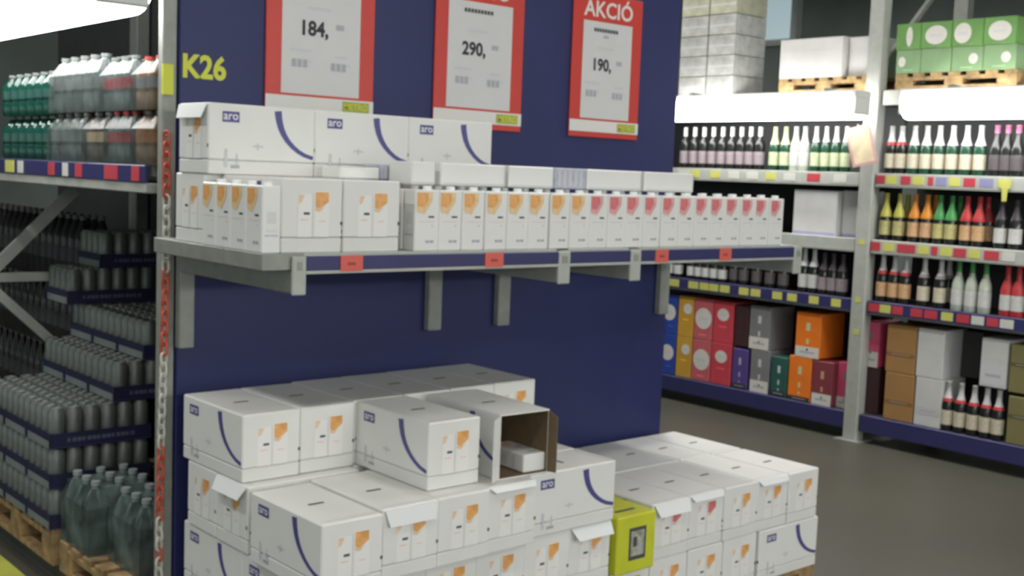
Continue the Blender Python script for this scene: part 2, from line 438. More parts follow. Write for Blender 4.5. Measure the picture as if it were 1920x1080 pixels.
pallet(2.775, 2.655, 1.19, .75, 'wooden pallet under the low flat pile of milk cases')
TZ = [.14, .34, .54, .74]
N6 = ('first', 'second', 'third', 'fourth', 'fifth', 'sixth')
# tier 1 and 2
for k in range(6):
    milk_case(1.60+.19*k, 2.61, TZ[0], 'white milk case in the bottom layer of the stepped pile, short end out', 'bottom layer of the stepped pile')
for k, x in enumerate((1.594, 1.7845, 1.975, 2.1655, 2.356, 2.5465)):
    milk_case(x, 2.605+.002*k, TZ[1], 'white milk case in second layer of the stepped pile, %s from the post' % N6[k] if k < 5 else 'white milk case with folded-out flap beside the yellow case',
              'second layer of the stepped pile' if k < 5 else None, flap=(.035, .03) if k == 5 else None)
milk_case(1.595, 2.985, TZ[1], 'second-layer milk case against the partition, long arc side facing the rack post')
for k in range(1, 6):
    milk_case(1.60+.19*k, 3.0, TZ[1], 'white milk case at the back of the second layer against the panel', 'back of the second layer')
    milk_case(1.60+.19*k, 3.0, TZ[0], 'white milk case at the back of the bottom layer against the panel', 'back of the bottom layer')
milk_case(1.60, 3.0, TZ[0], 'white milk case at the back of the bottom layer against the panel', 'back of the bottom layer')
# tier 3
T3 = [(1.573, 2.520), (1.780, 2.548), (1.970, 2.552), (2.160, 2.562)]
for k, (x, y) in enumerate(T3):
    lab = ['white milk case at the free front corner of the stepped pile, arc on its side', 'third-layer milk case with its lid flap hanging over the short end',
           'white milk case in the third layer under the closed top case', 'white milk case in the third layer under the opened case'][k]
    milk_case(x, y, TZ[2], lab, flap=(.045, .010) if k == 1 else ((.012, .015) if k == 3 else None))
milk_case(2.357, 2.602, TZ[2], 'white milk case laid sideways next to the opened case, long side with arc outward', rot=0+4, L=.188, W=.375) if False else None
def side_case(x0, y0, z0, label, flip=0, **k): return milk_case(x0, y0, z0, label, rot=1+flip, **k)
side_case(2.357, 2.602, TZ[2], 'white milk case beside the opened one, long arc side facing out')
side_case(2.357, 2.795, TZ[2], 'white milk case laid crosswise on the third layer near the panel')
# rot=3 turns the short end towards the rack post side
side_case(1.588, 2.942, TZ[2], 'crosswise milk case with open flap, short end towards the rack post', flip=2, flap=(.036, .022))
side_case(1.588, 3.135, TZ[2], 'crosswise milk case by the panel under the top layer, short end towards the rack post', flip=2)
for k in range(2):
    for j in range(2):
        if k == 0: side_case(1.97, 2.985+.19*j, TZ[2], 'crosswise milk case inside the third layer', flip=2, group='inner cases of third layer')
side_case(2.357, 2.988+.0, TZ[2], 'crosswise milk case inside the third layer', group='inner cases of third layer')
side_case(2.357, 3.180, TZ[2], 'crosswise milk case inside the third layer', group='inner cases of third layer')
# tier 4
T4 = [(1.587, 2.980), (1.780, 2.986), (1.975, 3.003), (2.168, 3.008), (2.362, 3.016), (2.556, 3.022)]
L4 = ['first of the top back row, beside the rack post', 'second case of the top back row, counted from the rack post', 'third case of the top back row, counted from the rack post',
      'fourth case of the top back row, counted from the rack post', 'fifth case of the top back row, counted from the rack post', 'last case of the top back row, farthest from the rack post']
for k, (x, y) in enumerate(T4): milk_case(x, y, TZ[3], 'white milk case, ' + L4[k], W=.188, jit=.008)
milk_case(1.985, 2.625, TZ[3], 'closed white milk case standing alone in front of the top back row', jit=.0)
# opened case
def open_case():
    L, W, H, t = .375, .192, .198, .004
    e = thing('opened_milk_case', 'opened white milk case showing brown cardboard inside and one carton left', 'case', (2.337, 2.792, TZ[3]), R(-2))
    def wall(n, x0, y0, z0, x1, y1, z1, ax, sgn):
        b = MB(); b.box(x0, y0, z0, x1, y1, z1, WHITE)
        q = [x0, y0, z0, x1, y1, z1]
        # thin brown liner on the inner side
        if ax == 0: b.box(*( (x1, y0+.001, z0, x1+.001, y1-.001, z1) if sgn > 0 else (x0-.001, y0+.001, z0, x0, y1-.001, z1)), BROWN)
        if ax == 1: b.box(x0, y0-.001, z0, x1, y0, z1, BROWN)
        if ax == 2: b.box(*((x0, y0, z1, x1, y1, z1+.001) if sgn > 0 else (x0, y0, z0-.001, x1, y1, z0)), BROWN)
        return link(n, b.mesh(n), e)
    wl = wall('side_wall', -W/2, -L/2, 0, -W/2+t, L/2, H, 0, 1)
    wall('side_wall', W/2-t, -L/2, 0, W/2, L/2, H, 0, -1)
    wall('back_wall', -W/2+t, L/2-t, 0, W/2-t, L/2, H, 1, -1)
    wall('bottom', -W/2+t, -L/2, 0, W/2-t, L/2-t, t, 2, 1)
    wall('lid', -W/2+t, -L/2, H-t, W/2-t, L/2-t, H, 2, -1)
    b = MB(); vs = [(-W/2-.001, -L/2, .004), (-W/2-.043, -L/2-.025, .004), (-W/2-.043, -L/2-.025, H-.008), (-W/2-.001, -L/2, H-.004)]
    vs2 = [(x+.001, y-.004, z) for x, y, z in vs]
    b.add(vs+vs2, [(3,2,1,0), (4,5,6,7), (0,1,5,4), (1,2,6,5), (2,3,7,6), (3,0,4,7)], WHITE); link('side_flap', b.mesh('side_flap'), e)
    b = MB(); vs = [(W/2, -L/2, .004), (W/2+.006, -L/2-.035, .006), (W/2+.006, -L/2-.035, H-.02), (W/2, -L/2, H-.004)]
    vs2 = [(x-.003, y, z) for x, y, z in vs]
    b.add(vs+vs2, [(0,1,2,3), (7,6,5,4), (4,5,1,0), (5,6,2,1), (6,7,3,2), (7,4,0,3)], BROWN); link('side_flap', b.mesh('side_flap'), e)
    F = lambda u, v, d: (-W/2-.0008-d, L/2-u*L, v*H)
    b = MB(); arc_strip(b, F); link('arc_stripe', b.mesh('arc_stripe'), e)
    b = MB(); T = lambda u, v, d: (-W/2+u*W, -L/2+v*L, H+.0004+d)
    b.rect(T, .34, .455, .60, .485, SLOT)
    link('handle_slot', b.mesh('handle_slot'), e)
open_case()

def loose_carton(loc, rot, label):
    t = thing('milk_carton', label, 'carton', loc, 0, None, PO_); t.rotation_euler = rot
# yellow case and right pile
def yellow_case(x0, y0, z0):
    W, L, H = .186, .375, .198
    e = thing('yellow_drink_case', 'lime yellow case with dark picture window between the two milk piles', 'case', (x0+W/2, y0+L/2, z0))
    b = MB(); b.box(-W/2, -L/2, 0, W/2, L/2, H, CASEY, .005); link('body', b.mesh('body'), e)
    F = lambda u, v, d: (-W/2+u*W, -L/2-.0004-d, v*H)
    b = MB(); b.rect(F, .30, .22, .74, .78, DARK); b.rect(F, .35, .29, .69, .72, mat('window_grey', (.42, .42, .33), var=.25, scale=60), .0009)
    b.rect(F, .40, .45, .50, .62, DARK, .0012); b.rect(F, .55, .32, .64, .5, GREY, .0012); link('picture_window', b.mesh('picture_window'), e)
    T = lambda u, v, d: (-W/2+u*W, -L/2+v*L, H+.0004+d)
    b = MB(); b.rect(T, .22, .13, .72, .17, SLOT); link('handle_slot', b.mesh('handle_slot'), e)
yellow_case(2.757, 2.603, TZ[1])
for k in range(5):
    x = 2.975+.1945*k
    milk_case(x, 2.648+.004*(k % 2), TZ[1], ['white milk case with red pictures and drooping flap beside the yellow case', 'white milk case with red-topped carton picture, second from the yellow case',
        'white milk case with orange-topped picture in the middle of the low pile', 'white milk case with orange-topped picture next to the corner case of the low pile', 'white milk case at the free corner of the low pile'][k],
        pic=RED if k < 2 else ORANGE, flap=(.040, .02) if k == 0 else ((.018, .012) if k in (1, 3) else None), W=.191)
    milk_case(x, 3.035, TZ[1], 'white milk case at the low pile back, %s from the stepped pile' % N6[k], 'back row of the low pile top', W=.191)
milk_case(2.772, 3.035, TZ[1], 'white milk case behind the yellow case')
for k in range(4):
    milk_case(2.782+.199*k, 2.652, TZ[0], 'bottom-layer milk case of the low pile, %s from the stepped pile' % N6[k], 'bottom layer of the low pile', W=.192)
side_case(3.585, 2.648, TZ[0], 'white milk case at the bottom corner of the low pile, long side with arc outward')
side_case(3.585, 2.845, TZ[0], 'crosswise milk case in the bottom layer of the low pile', group='crosswise bottom cases of the low pile')
side_case(3.585, 3.04, TZ[0], 'crosswise milk case in the bottom layer of the low pile', group='crosswise bottom cases of the low pile')
side_case(3.585, 3.235, TZ[0], 'crosswise milk case in the bottom layer of the low pile', group='crosswise bottom cases of the low pile')
for k in range(4): milk_case(2.782+.199*k, 3.035, TZ[0], 'white milk case at the back of the low pile bottom layer', 'back of the low pile bottom layer', W=.192)

# ------------------------------------------------------------------ milk cartons on the shelf
def carton_parts(pic, pale):
    key = ('carton', pic.name, pale.name)
    if key in CACHE: return CACHE[key]
    W, D, H = .0855, .056, .178
    b = MB(); b.box(-W/2, -D/2, 0, W/2, D/2, H, CARTON, .003)
    P = [('body', b.mesh('carton_body'))]
    b = MB(); b.lathe([(.0135, H-.001), (.0135, H+.009), (.0125, H+.011)], CAPM, 14, W*.22, 0); P.append(('cap', b.mesh('carton_cap')))
    for s in (-1, 1):
        F = (lambda u, v, d: (-W/2+u*W, -D/2-.0003-d, v*H)) if s < 0 else (lambda u, v, d: (W/2-u*W, D/2+.0003+d, v*H))
        b = MB()
        b.poly(F, [(.06, .66), (.42, .63), (.70, .80), (.72, .96), (.06, .96)], pale)
        b.poly(F, [(.08, .74), (.36, .71), (.55, .83), (.52, .95), (.08, .95)], pic, .0009)
        b.poly(F, [(.1, .63), (.42, .60), (.42, .63), (.1, .66)], PEACH if pic is ORANGE else PINK)
        P.append(('picture', b.mesh('carton_picture_small'))); b = MB()
        b.rect(F, .56, .545, .80, .575, DARK); b.rect(F, .15, .475, .85, .485, PINK if pic is ORANGE else LGREY); b.rect(F, .70, .40, .76, .43, LGREY)
        b.rect(F, .46, .135, .60, .175, GREY); b.rect(F, .63, .135, .80, .175, GREY)
        P.append(('print_marks', b.mesh('carton_print')))
    for s in (-1, 1):
        F = (lambda u, v, d: (-W/2-.0003-d, D/2-u*D, v*H)) if s < 0 else (lambda u, v, d: (W/2+.0003+d, -D/2+u*D, v*H))
        b = MB(); b.rect(F, .25, .44, .75, .62, mat('print_faint', (.72, .72, .71), var=0)); b.rect(F, .15, .255, .85, .275, PALEBLUE); b.rect(F, .2, .31, .8, .36, mat('print_faint2', (.74, .75, .78), var=0))
        P.append(('side_print', b.mesh('carton_side_print')))
    CACHE[key] = P
    return P
PALE_O = mat('print_pale_orange', (.84, .60, .33), rough=.45, var=.06, scale=60)
PALE_R = mat('print_pale_red', (.78, .40, .40), rough=.45, var=.06, scale=60)
PO_ = carton_parts(PINK, PALE_O)
loose_carton((2.382, 2.613, TZ[3]+.0345), (R(-90), 0, R(-2)), 'milk carton lying in the opened case, base outward')
loose_carton((2.315, 2.85, TZ[3]+.006), (0, 0, R(12)), 'milk carton standing deep inside the opened case')
PO, PR = carton_parts(ORANGE, PALE_O), carton_parts(RED, PALE_R)
NTH = ('first', 'second', 'third', 'fourth', 'fifth', 'sixth', 'seventh', 'eighth', 'ninth', 'tenth', 'eleventh', 'twelfth')
for k in range(4):
    thing('milk_carton', 'orange-picture milk carton in the shelf end column, %s from the rail' % NTH[k], 'carton', (1.541, 2.795+.0865*k, SZ), -PI/2, 'cartons in the column at the shelf end', PO)
for k in range(20):
    x = 2.045+.0871*k + (.006 if k > 5 else 0)
    o_ = k < 8
    thing('milk_carton', ('orange-picture milk carton in the front row, %s from the shelf cases' % NTH[k] if o_ else 'red-picture milk carton in the front row, %s from the orange cartons' % NTH[k-8]), 'carton', (x, 2.777+random.uniform(-.003, .003), SZ), random.uniform(-.02, .02),
          'orange cartons in the front row' if o_ else 'red cartons in the front row', PO if o_ else PR)
    thing('milk_carton', ('upright white milk carton with orange picture' if o_ else 'upright white milk carton with red picture') + ' standing behind the front row', 'carton', (x, 2.840, SZ), 0,
          'orange cartons in the second row' if o_ else 'red cartons in the second row', PO if o_ else PR)
for k, x in enumerate((1.571, 1.763)):
    milk_case(x, 2.752, SZ, ['white milk case on the end shelf next to the carton column', 'white milk case on the end shelf next to the row of loose cartons'][k], L=.34, W=.187, H=.2)
for k in range(3):
    milk_case(1.524+.343*k, 3.105, SZ, ['white milk case on the shelf against the panel, at the shelf end', 'white milk case on the shelf behind the two front cases', 'white milk case on the shelf behind the loose cartons'][k], rot=3, L=.34, W=.187, H=.2)
    t = milk_case(1.520+.345*k, 3.078, SZ+.201, ['upper milk case under the K26 code with its end flap lifted', 'upper shelf milk case in the middle, flanked by two others', 'upper shelf milk case at the end farther from the K26 code'][k], rot=3, L=.343, W=.187, H=.2, flap=(.040, .014) if k == 0 else None)
# rot=3 faces the short end to the post: flap hinges there

def flat_pack(x0, x1, y0, z0, h, d, M, label):
    b = MB(); b.box(x0, y0, z0, x1, y0+d, z0+h, M, .004)
    e = thing('flat_milk_pack', label, 'carton', (0, 0, 0), 0, 'flat packs lying on the cartons', [('body', b.mesh('pack_body'))])
    b = MB(); F = lambda u, v, dd: (x0+u*(x1-x0), y0-.0004-dd, z0+v*h)
    if M is PALEBLUE:
        for k in range(5): b.rect(F, .1+.17*k, .12, .18+.17*k, .88, LGREY)
    else: b.rect(F, .04, .08, .96, .12, LGREY); b.rect(F, .965, .05, .985, .95, LGREY)
    link('print', b.mesh('pack_print'), e)
flat_pack(2.025, 2.110, 2.80, 1.6088, .068, .12, CARTON, 'short white pack lying on the cartons next to the shelf cases')
flat_pack(2.130, 2.385, 2.80, 1.6088, .068, .12, CARTON, 'long white pack lying on the orange cartons, nearer the shelf cases')
flat_pack(2.397, 2.588, 2.80, 1.6088, .068, .12, CARTON, 'white pack lying on the orange cartons beside the pale blue pack')
flat_pack(2.592, 2.734, 2.80, 1.6088, .068, .12, PALEBLUE, 'pale blue striped pack lying on the row of cartons')
flat_pack(2.738, 3.005, 2.80, 1.6088, .068, .12, CARTON, 'long white pack lying on the red cartons beside the pale blue pack')
flat_pack(3.015, 3.275, 2.80, 1.6088, .068, .12, CARTON, 'last long white pack lying on the red cartons')
flat_pack(1.86, 2.00, 2.93, SZ+.201, .035, .10, CARTON, 'low white pack lying in front of the upper milk cases')
flat_pack(2.005, 2.12, 2.93, SZ+.201, .046, .10, PALEBLUE, 'low pale blue pack lying in front of the upper milk cases')

# ------------------------------------------------------------------ left rack (flank of the same block)
LX = 1.555
rack = thing('drinks_rack', 'grey steel pallet rack beside the blue panel holding drinks', 'rack', (0, 0, 0))
b = MB(); b.box(1.557, 3.462, 0, 1.603, 3.50, 3.3, STEEL, .004); u = link('upright', b.mesh('upright'), rack)
b = MB(); b.box(1.552, 3.452, 1.853, 1.586, 3.4615, 1.945, YELLOW); link('marker_tag', b.mesh('marker_tag'), u)['label'] = 'yellow marker tag'
for (x, y) in ((1.555, 6.25), (2.66, 6.25), (2.66, 3.52)):
    b = MB(); b.box(x-.02, y-.05, 0, x+.05, y+.05, 3.3, STEEL, .004); link('upright', b.mesh('upright'), rack)
b = MB(); b.box(1.548, 3.565, 1.546, 1.60, 6.2, 1.578, STEELL, .003); link('beam', b.mesh('beam'), rack)
b = MB(); b.box(1.545, 3.565, 1.579, 1.56, 6.2, 1.634, RAILB, .002); rl = link('price_rail', b.mesh('price_rail'), rack)
TW = mat('tag_white', (.60, .60, .55), var=0); TY = mat('tag_yellow', (.58, .58, .14), var=.03); TR = mat('tag_red', (.50, .05, .07), var=.03); TB = mat('tag_lilac', (.25, .25, .42), var=0)
for (px, wd, M) in ((18, .10, TY), (38, .06, TW), (96, .06, TR), (122, .05, TW), (147, .06, TR), (208, .11, TR), (254, .06, TR)):
    p = atX(px, 318, 1.544); b = MB(); b.box(1.5425, p.y-wd/2, 1.583, 1.545, p.y+wd/2, 1.63, M); link('price_tag', b.mesh('price_tag'), rl)
b = MB(); b.box(1.548, 3.565, 2.25, 1.60, 6.2, 2.31, STEELL, .003); link('beam', b.mesh('beam'), rack)
b = MB(); b.box(1.60, 3.565, 1.60, 2.70, 6.2, 1.632, STEEL); link('deck', b.mesh('deck'), rack)
b = MB(); b.box(2.64, 3.565, 1.546, 2.70, 6.2, 1.60, STEEL); link('beam', b.mesh('beam'), rack)
b = MB(); b.box(1.60, 3.60, .0, 2.6, 6.2, .085, STEELD); link('floor_frame', b.mesh('floor_frame'), rack)
b = MB(); b.box(2.72, 3.52, .0, 2.74, 7.6, 3.2, STEELD); link('shade_back_sheet', b.mesh('shade_back_sheet'), rack)  # added dark sheet, stands in for the shade deep inside the rack
# bracing of the far frame
pA, pB = atY(140, 355, 5.375), atY(-14, 506, 5.375)
b = MB(); b.beam(pA, pB, .024, .05, STEELL); link('brace', b.mesh('brace'), rack)
pA, pB = atY(-10, 520, 5.375), atY(90, 518, 5.375)
b = MB(); b.beam(pA, pB, .024, .04, STEELL); link('brace', b.mesh('brace'), rack)
pA, pB = atY(-10, 545, 5.375), atY(95, 638, 5.375)
b = MB(); b.beam(pA, pB, .024, .04, STEELL); link('brace', b.mesh('brace'), rack)

# trays of cans
def tray_parts():
    if 'tray' in CACHE: return CACHE['tray']
    Lx, Ly = .400, .266
    b = MB(); b.box(-Lx/2, -Ly/2, 0, Lx/2, Ly/2, .006, INDIGO)
    BAND = mat('tray_indigo', (.018, .020, .058), rough=.5, var=.05)
    for s in (-1, 1):
        b.box(-Lx/2, s*Ly/2, 0, Lx/2, s*(Ly/2-.003), .058, BAND); b.box(s*Lx/2, -Ly/2, 0, s*(Lx/2-.003), Ly/2, .058, BAND)
    tr = b.mesh('can_tray')
    b = MB()
    for s in (-1, 1):
        F = (lambda u, v, d: (-Lx/2+u*Lx, -Ly/2-d, v*.058)) if s < 0 else (lambda u, v, d: (Lx/2-u*Lx, Ly/2+d, v*.058))
        for k in range(14): b.rect(F, .16+.048*k, .38, .16+.048*k+(.040 if k % 3 else .028), .64, mat('tray_print', (.10, .11, .17), var=0))
        G = (lambda u, v, d: (-Lx/2-d, Ly/2-u*Ly, v*.058)) if s < 0 else (lambda u, v, d: (Lx/2+d, -Ly/2+u*Ly, v*.058))
        b.rect(G, .06, .0, .94, .50, mat('tray_panel', (.20, .23, .23), var=.04))
    CACHE['tray'] = (tr, b.mesh('tray_print'))
    return CACHE['tray']
b = MB(); b.lathe([(.026, .007), (.0325, .016), (.0325, .138), (.0255, .150), (.0255, .1535), (.023, .1525), (.022, .149)], ALU, 12)
CAN = b.mesh('can'); CAN.materials.append(ALUD)
CAN.polygons[-1].material_index = 1
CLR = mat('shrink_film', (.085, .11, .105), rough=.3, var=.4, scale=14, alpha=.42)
def can_tray(x0, y0, k, label, group):
    tr, pr = tray_parts()
    t = thing('can_tray', label, 'tray', (x0+.2, y0+.133, .23+.157*k), 0, group, [('tray', tr, [('tray_print', pr)])])
    for i in range(6):
        for j in range(4): link('can', CAN, t, (-.1663+.0665*i, -.0998+.0665*j, 0))
pallet(1.57, 4.44, 1.0, .85, 'wooden pallet under the stepped stack of canned drinks', z0=.085, h=.145)
ROWW = ('at the rack post end', 'in the middle of its layer', 'end away from the post')
ORD = ('first', 'second', 'third', 'fourth', 'fifth', 'sixth', 'seventh', 'eighth', 'ninth', 'tenth', 'eleventh', 'twelfth')
for k in range(3):
    for j in range(3): can_tray(1.56, 4.435+.268*j, k, 'blue tray of silver cans, %s layer above the pallet, %s' % (ORD[k], ROWW[j]), 'bottom layers of can trays')
for j in range(3): can_tray(1.812, 4.45+.268*j, 3, 'blue tray of cans in first stepped-back layer, %s' % ROWW[j], 'first stepped-back layer of can trays')
for j in range(3): can_tray(1.935, 4.455+.268*j, 4, 'blue tray of cans in second stepped-back layer, %s' % ROWW[j], 'second stepped-back layer of can trays')
can_tray(1.862, 5.08, 5, 'blue tray of silver cans near the top of the stack, jutting out', None)
can_tray(2.005, 5.085, 6, 'topmost blue tray of silver cans, front', None)

# dark cola packs behind the cans
COLA = mat('cola_pet', (.012, .011, .011), rough=.25, var=0); COLAC = mat('cola_cap', (.10, .10, .10), rough=.5, var=0); COLAL = mat('cola_label', (.045, .042, .05), rough=.5, var=.1, scale=30)
b = MB(); b.lathe([(.040, 0), (.044, .01), (.044, .19), (.040, .22), (.016, .285), (.013, .30)], COLA, 12); COLB = b.mesh('cola_body')
b = MB(); b.lathe([(.0155, .30), (.0155, .318)], COLAC, 10); COLCAP = b.mesh('cola_cap')
b = MB(); b.lathe([(.0447, .10), (.0447, .17)], COLAL, 12); COLL = b.mesh('cola_label')
def cola_pack(x0, y0, z0, label, group):
    t = thing('cola_pack', label, 'bottle pack', (x0, y0, z0), 0, group)
    for i in range(3):
        for j in range(2):
            q = link('bottle', COLB, t, (.045+.09*j, .045+.09*i, 0)); link('cap', COLCAP, q); link('bottle_label', COLL, q)
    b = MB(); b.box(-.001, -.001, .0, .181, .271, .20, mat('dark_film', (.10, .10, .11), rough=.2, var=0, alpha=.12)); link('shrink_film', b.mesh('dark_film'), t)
for lvl in range(4):
    for k in range(6):
        cola_pack(2.02+.0*k, 5.40+.275*k, .087+.325*lvl, 'pack of dark cola bottles stacked behind the cans', 'dark cola packs behind the cans')
    for k in range(2):
        cola_pack(2.345, 4.62+.39*k, .087+.325*lvl if lvl > 2 else .087+.325*lvl, 'pack of dark cola bottles stacked against the rack back', 'dark cola packs against the rack back') if False else None
for k in range(3):
    cola_pack(2.40, 4.60+.28*k, 1.19, 'pack of dark cola bottles on the stack beside the cans', 'dark cola packs above the cans') if False else None

# water packs on floor level near the post
WATER = mat('water_pet', (.14, .20, .185), rough=.18, var=.1, scale=20); WCAP = mat('water_cap', (.30, .34, .33), rough=.4, var=0); WLAB = mat('water_label', (.22, .28, .29), rough=.4, var=.15, scale=30)
def pet(h, r, M, CM, LM):
    key = ('pet', h, r, M.name, LM.name)
    if key not in CACHE:
        a = MB(); a.lathe([(r*.9, 0), (r, .012), (r, h*.30), (r*.94, h*.33), (r, h*.36), (r, h*.68), (r*.55, h*.86), (r*.33, h*.92), (r*.33, h*.95)], M, 12)
        c = MB(); c.lathe([(r*.40, h*.94), (r*.40, h)], CM, 10)
        l = MB(); l.lathe([(r*1.015, h*.40), (r*1.015, h*.60)], LM, 12)
        CACHE[key] = (a.mesh('pet_body'), c.mesh('pet_cap'), l.mesh('pet_label'))
    return CACHE[key]
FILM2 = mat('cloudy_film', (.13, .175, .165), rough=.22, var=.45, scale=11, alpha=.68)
def pet_pack(x0, y0, z0, nx, ny, h, r, M, CM, LM, label, group=None, film=True, name='drink_pack', FM=None):
    t = thing(name, label, 'bottle pack', (x0, y0, z0), 0, group); A, Cc, Ll = pet(h, r, M, CM, LM); s = 2*r+.001
    for i in range(nx):
        for j in range(ny):
            q = link('bottle', A, t, (r+s*i, r+s*j, 0)); link('cap', Cc, q); link('bottle_label', Ll, q)
    if film:
        b = MB(); wx, wy = s*nx, s*ny; e = .002; n = 6
        zt = h*.9
        vs = [(-e, -e, 0), (wx+e, -e, 0), (wx+e, wy+e, 0), (-e, wy+e, 0), (-e, -e, h*.66), (wx+e, -e, h*.66), (wx+e, wy+e, h*.66), (-e, wy+e, h*.66),
              (r*.6, r*.6, zt), (wx-r*.6, r*.6, zt), (wx-r*.6, wy-r*.6, zt), (r*.6, wy-r*.6, zt)]
        b.add(vs, [(0,1,5,4), (1,2,6,5), (2,3,7,6), (3,0,4,7), (4,5,9,8), (5,6,10,9), (6,7,11,10), (7,4,8,11), (8,9,10,11)], FM or CLR, False)
        link('shrink_film', b.mesh('film'), t)
    return t
pallet(1.575, 3.62, .9, .76, 'low wooden pallet under the water bottles behind the rack post', z0=.085, h=.12)
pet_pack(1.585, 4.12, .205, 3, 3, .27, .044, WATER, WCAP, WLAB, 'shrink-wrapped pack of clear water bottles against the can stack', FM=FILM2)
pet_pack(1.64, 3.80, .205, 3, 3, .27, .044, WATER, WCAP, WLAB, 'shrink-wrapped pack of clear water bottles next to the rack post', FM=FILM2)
pet_pack(1.70, 4.12, .477, 2, 3, .20, .040, WATER, WCAP, WLAB, 'small water pack lying on top of the lower water pack') if False else None

# soft drinks on the upper level
GREENB = mat('green_glass', (.008, .050, .036), rough=.08, var=.1, scale=8); GRL = mat('green_label', (.02, .075, .06), rough=.3, var=.1)
CLEARB = mat('clear_pet', (.13, .16, .155), rough=.15, var=.12, scale=14); CLL = mat('clear_label', (.20, .225, .22), rough=.3, var=.12, scale=25)
PEACHB = mat('peach_drink', (.26, .15, .07), rough=.2, var=.15, scale=14); PCL = mat('peach_label', (.40, .17, .05), rough=.4, var=.2, scale=25)
REDL = mat('red_label', (.34, .06, .07), rough=.4, var=.2, scale=25); GCAP = mat('grey_cap', (.18, .20, .195), rough=.4, var=0); RCAP = mat('red_cap', (.42, .05, .05), rough=.4, var=0)
DRK = mat('brown_drink', (.10, .075, .06), rough=.25, var=.1); CRL = mat('cream_label', (.50, .40, .24), rough=.4, var=.1, scale=20)
UZ = 1.638
def up_pack(y, z, nx, ny, h, r, M, CM, LM, label, film=True):
    pet_pack(1.562, y, z, nx, ny, h, r, M, CM, LM, label, None, film, 'soft_drink_pack')
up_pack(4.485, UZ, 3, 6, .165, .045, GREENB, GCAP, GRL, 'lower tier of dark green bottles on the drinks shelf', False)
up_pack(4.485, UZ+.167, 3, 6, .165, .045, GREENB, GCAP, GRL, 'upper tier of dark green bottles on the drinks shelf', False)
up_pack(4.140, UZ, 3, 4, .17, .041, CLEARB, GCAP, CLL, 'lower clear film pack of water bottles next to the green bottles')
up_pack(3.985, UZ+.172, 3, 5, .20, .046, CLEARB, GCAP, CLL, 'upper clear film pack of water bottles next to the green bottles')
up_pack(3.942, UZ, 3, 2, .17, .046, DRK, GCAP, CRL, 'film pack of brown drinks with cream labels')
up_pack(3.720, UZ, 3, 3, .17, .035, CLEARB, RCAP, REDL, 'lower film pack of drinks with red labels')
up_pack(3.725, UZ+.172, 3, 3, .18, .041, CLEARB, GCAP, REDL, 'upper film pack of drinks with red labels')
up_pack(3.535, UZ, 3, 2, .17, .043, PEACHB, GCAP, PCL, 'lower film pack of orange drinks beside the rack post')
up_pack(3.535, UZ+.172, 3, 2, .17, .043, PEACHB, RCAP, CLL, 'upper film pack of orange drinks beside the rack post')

# red and white chain
def link_mesh(M, nm):
    b = MB(); P = []
    for k in range(14):
        a = 2*PI*k/14; P.append(((.0112)*math.cos(a), 0, .0145*math.sin(a)+(.0065 if math.sin(a) > 0 else -.0065)))
    b.tube(P, .0045, M, 6, closed=True); return b.mesh(nm)
LR, LW = link_mesh(CHR, 'chain_link_red'), link_mesh(CHW, 'chain_link_white')
chain = thing('plastic_chain', 'red and white plastic chain hanging down the rack post', 'chain', (0, 0, 0))
zt, zb, pitch = 1.72, .05, .0325
n = int((zt-zb)/pitch)
for k in range(n):
    z = zt-pitch*k; ypx = None
    sec = (zt-z)
    M = LR if (sec < .19 or .40 < sec < .68 or .95 < sec < 1.20) else LW
    if sec > 1.25 and k % 5 == 0: M = LR
    o = link('chain_link', M, chain, (1.556+.004*math.sin(k*.13)-.016*(sec/1.7), 3.430-.012*(sec/1.7), z)); o.rotation_euler = (0, R(random.uniform(-5, 5)), (R(20) if k % 2 else R(-60)))
b = MB(); b.tube([(1.562, 3.462, 1.735), (1.558, 3.436, 1.737), (1.556, 3.43, 1.725)], .004, STEEL); link('hook', b.mesh('hook'), chain)

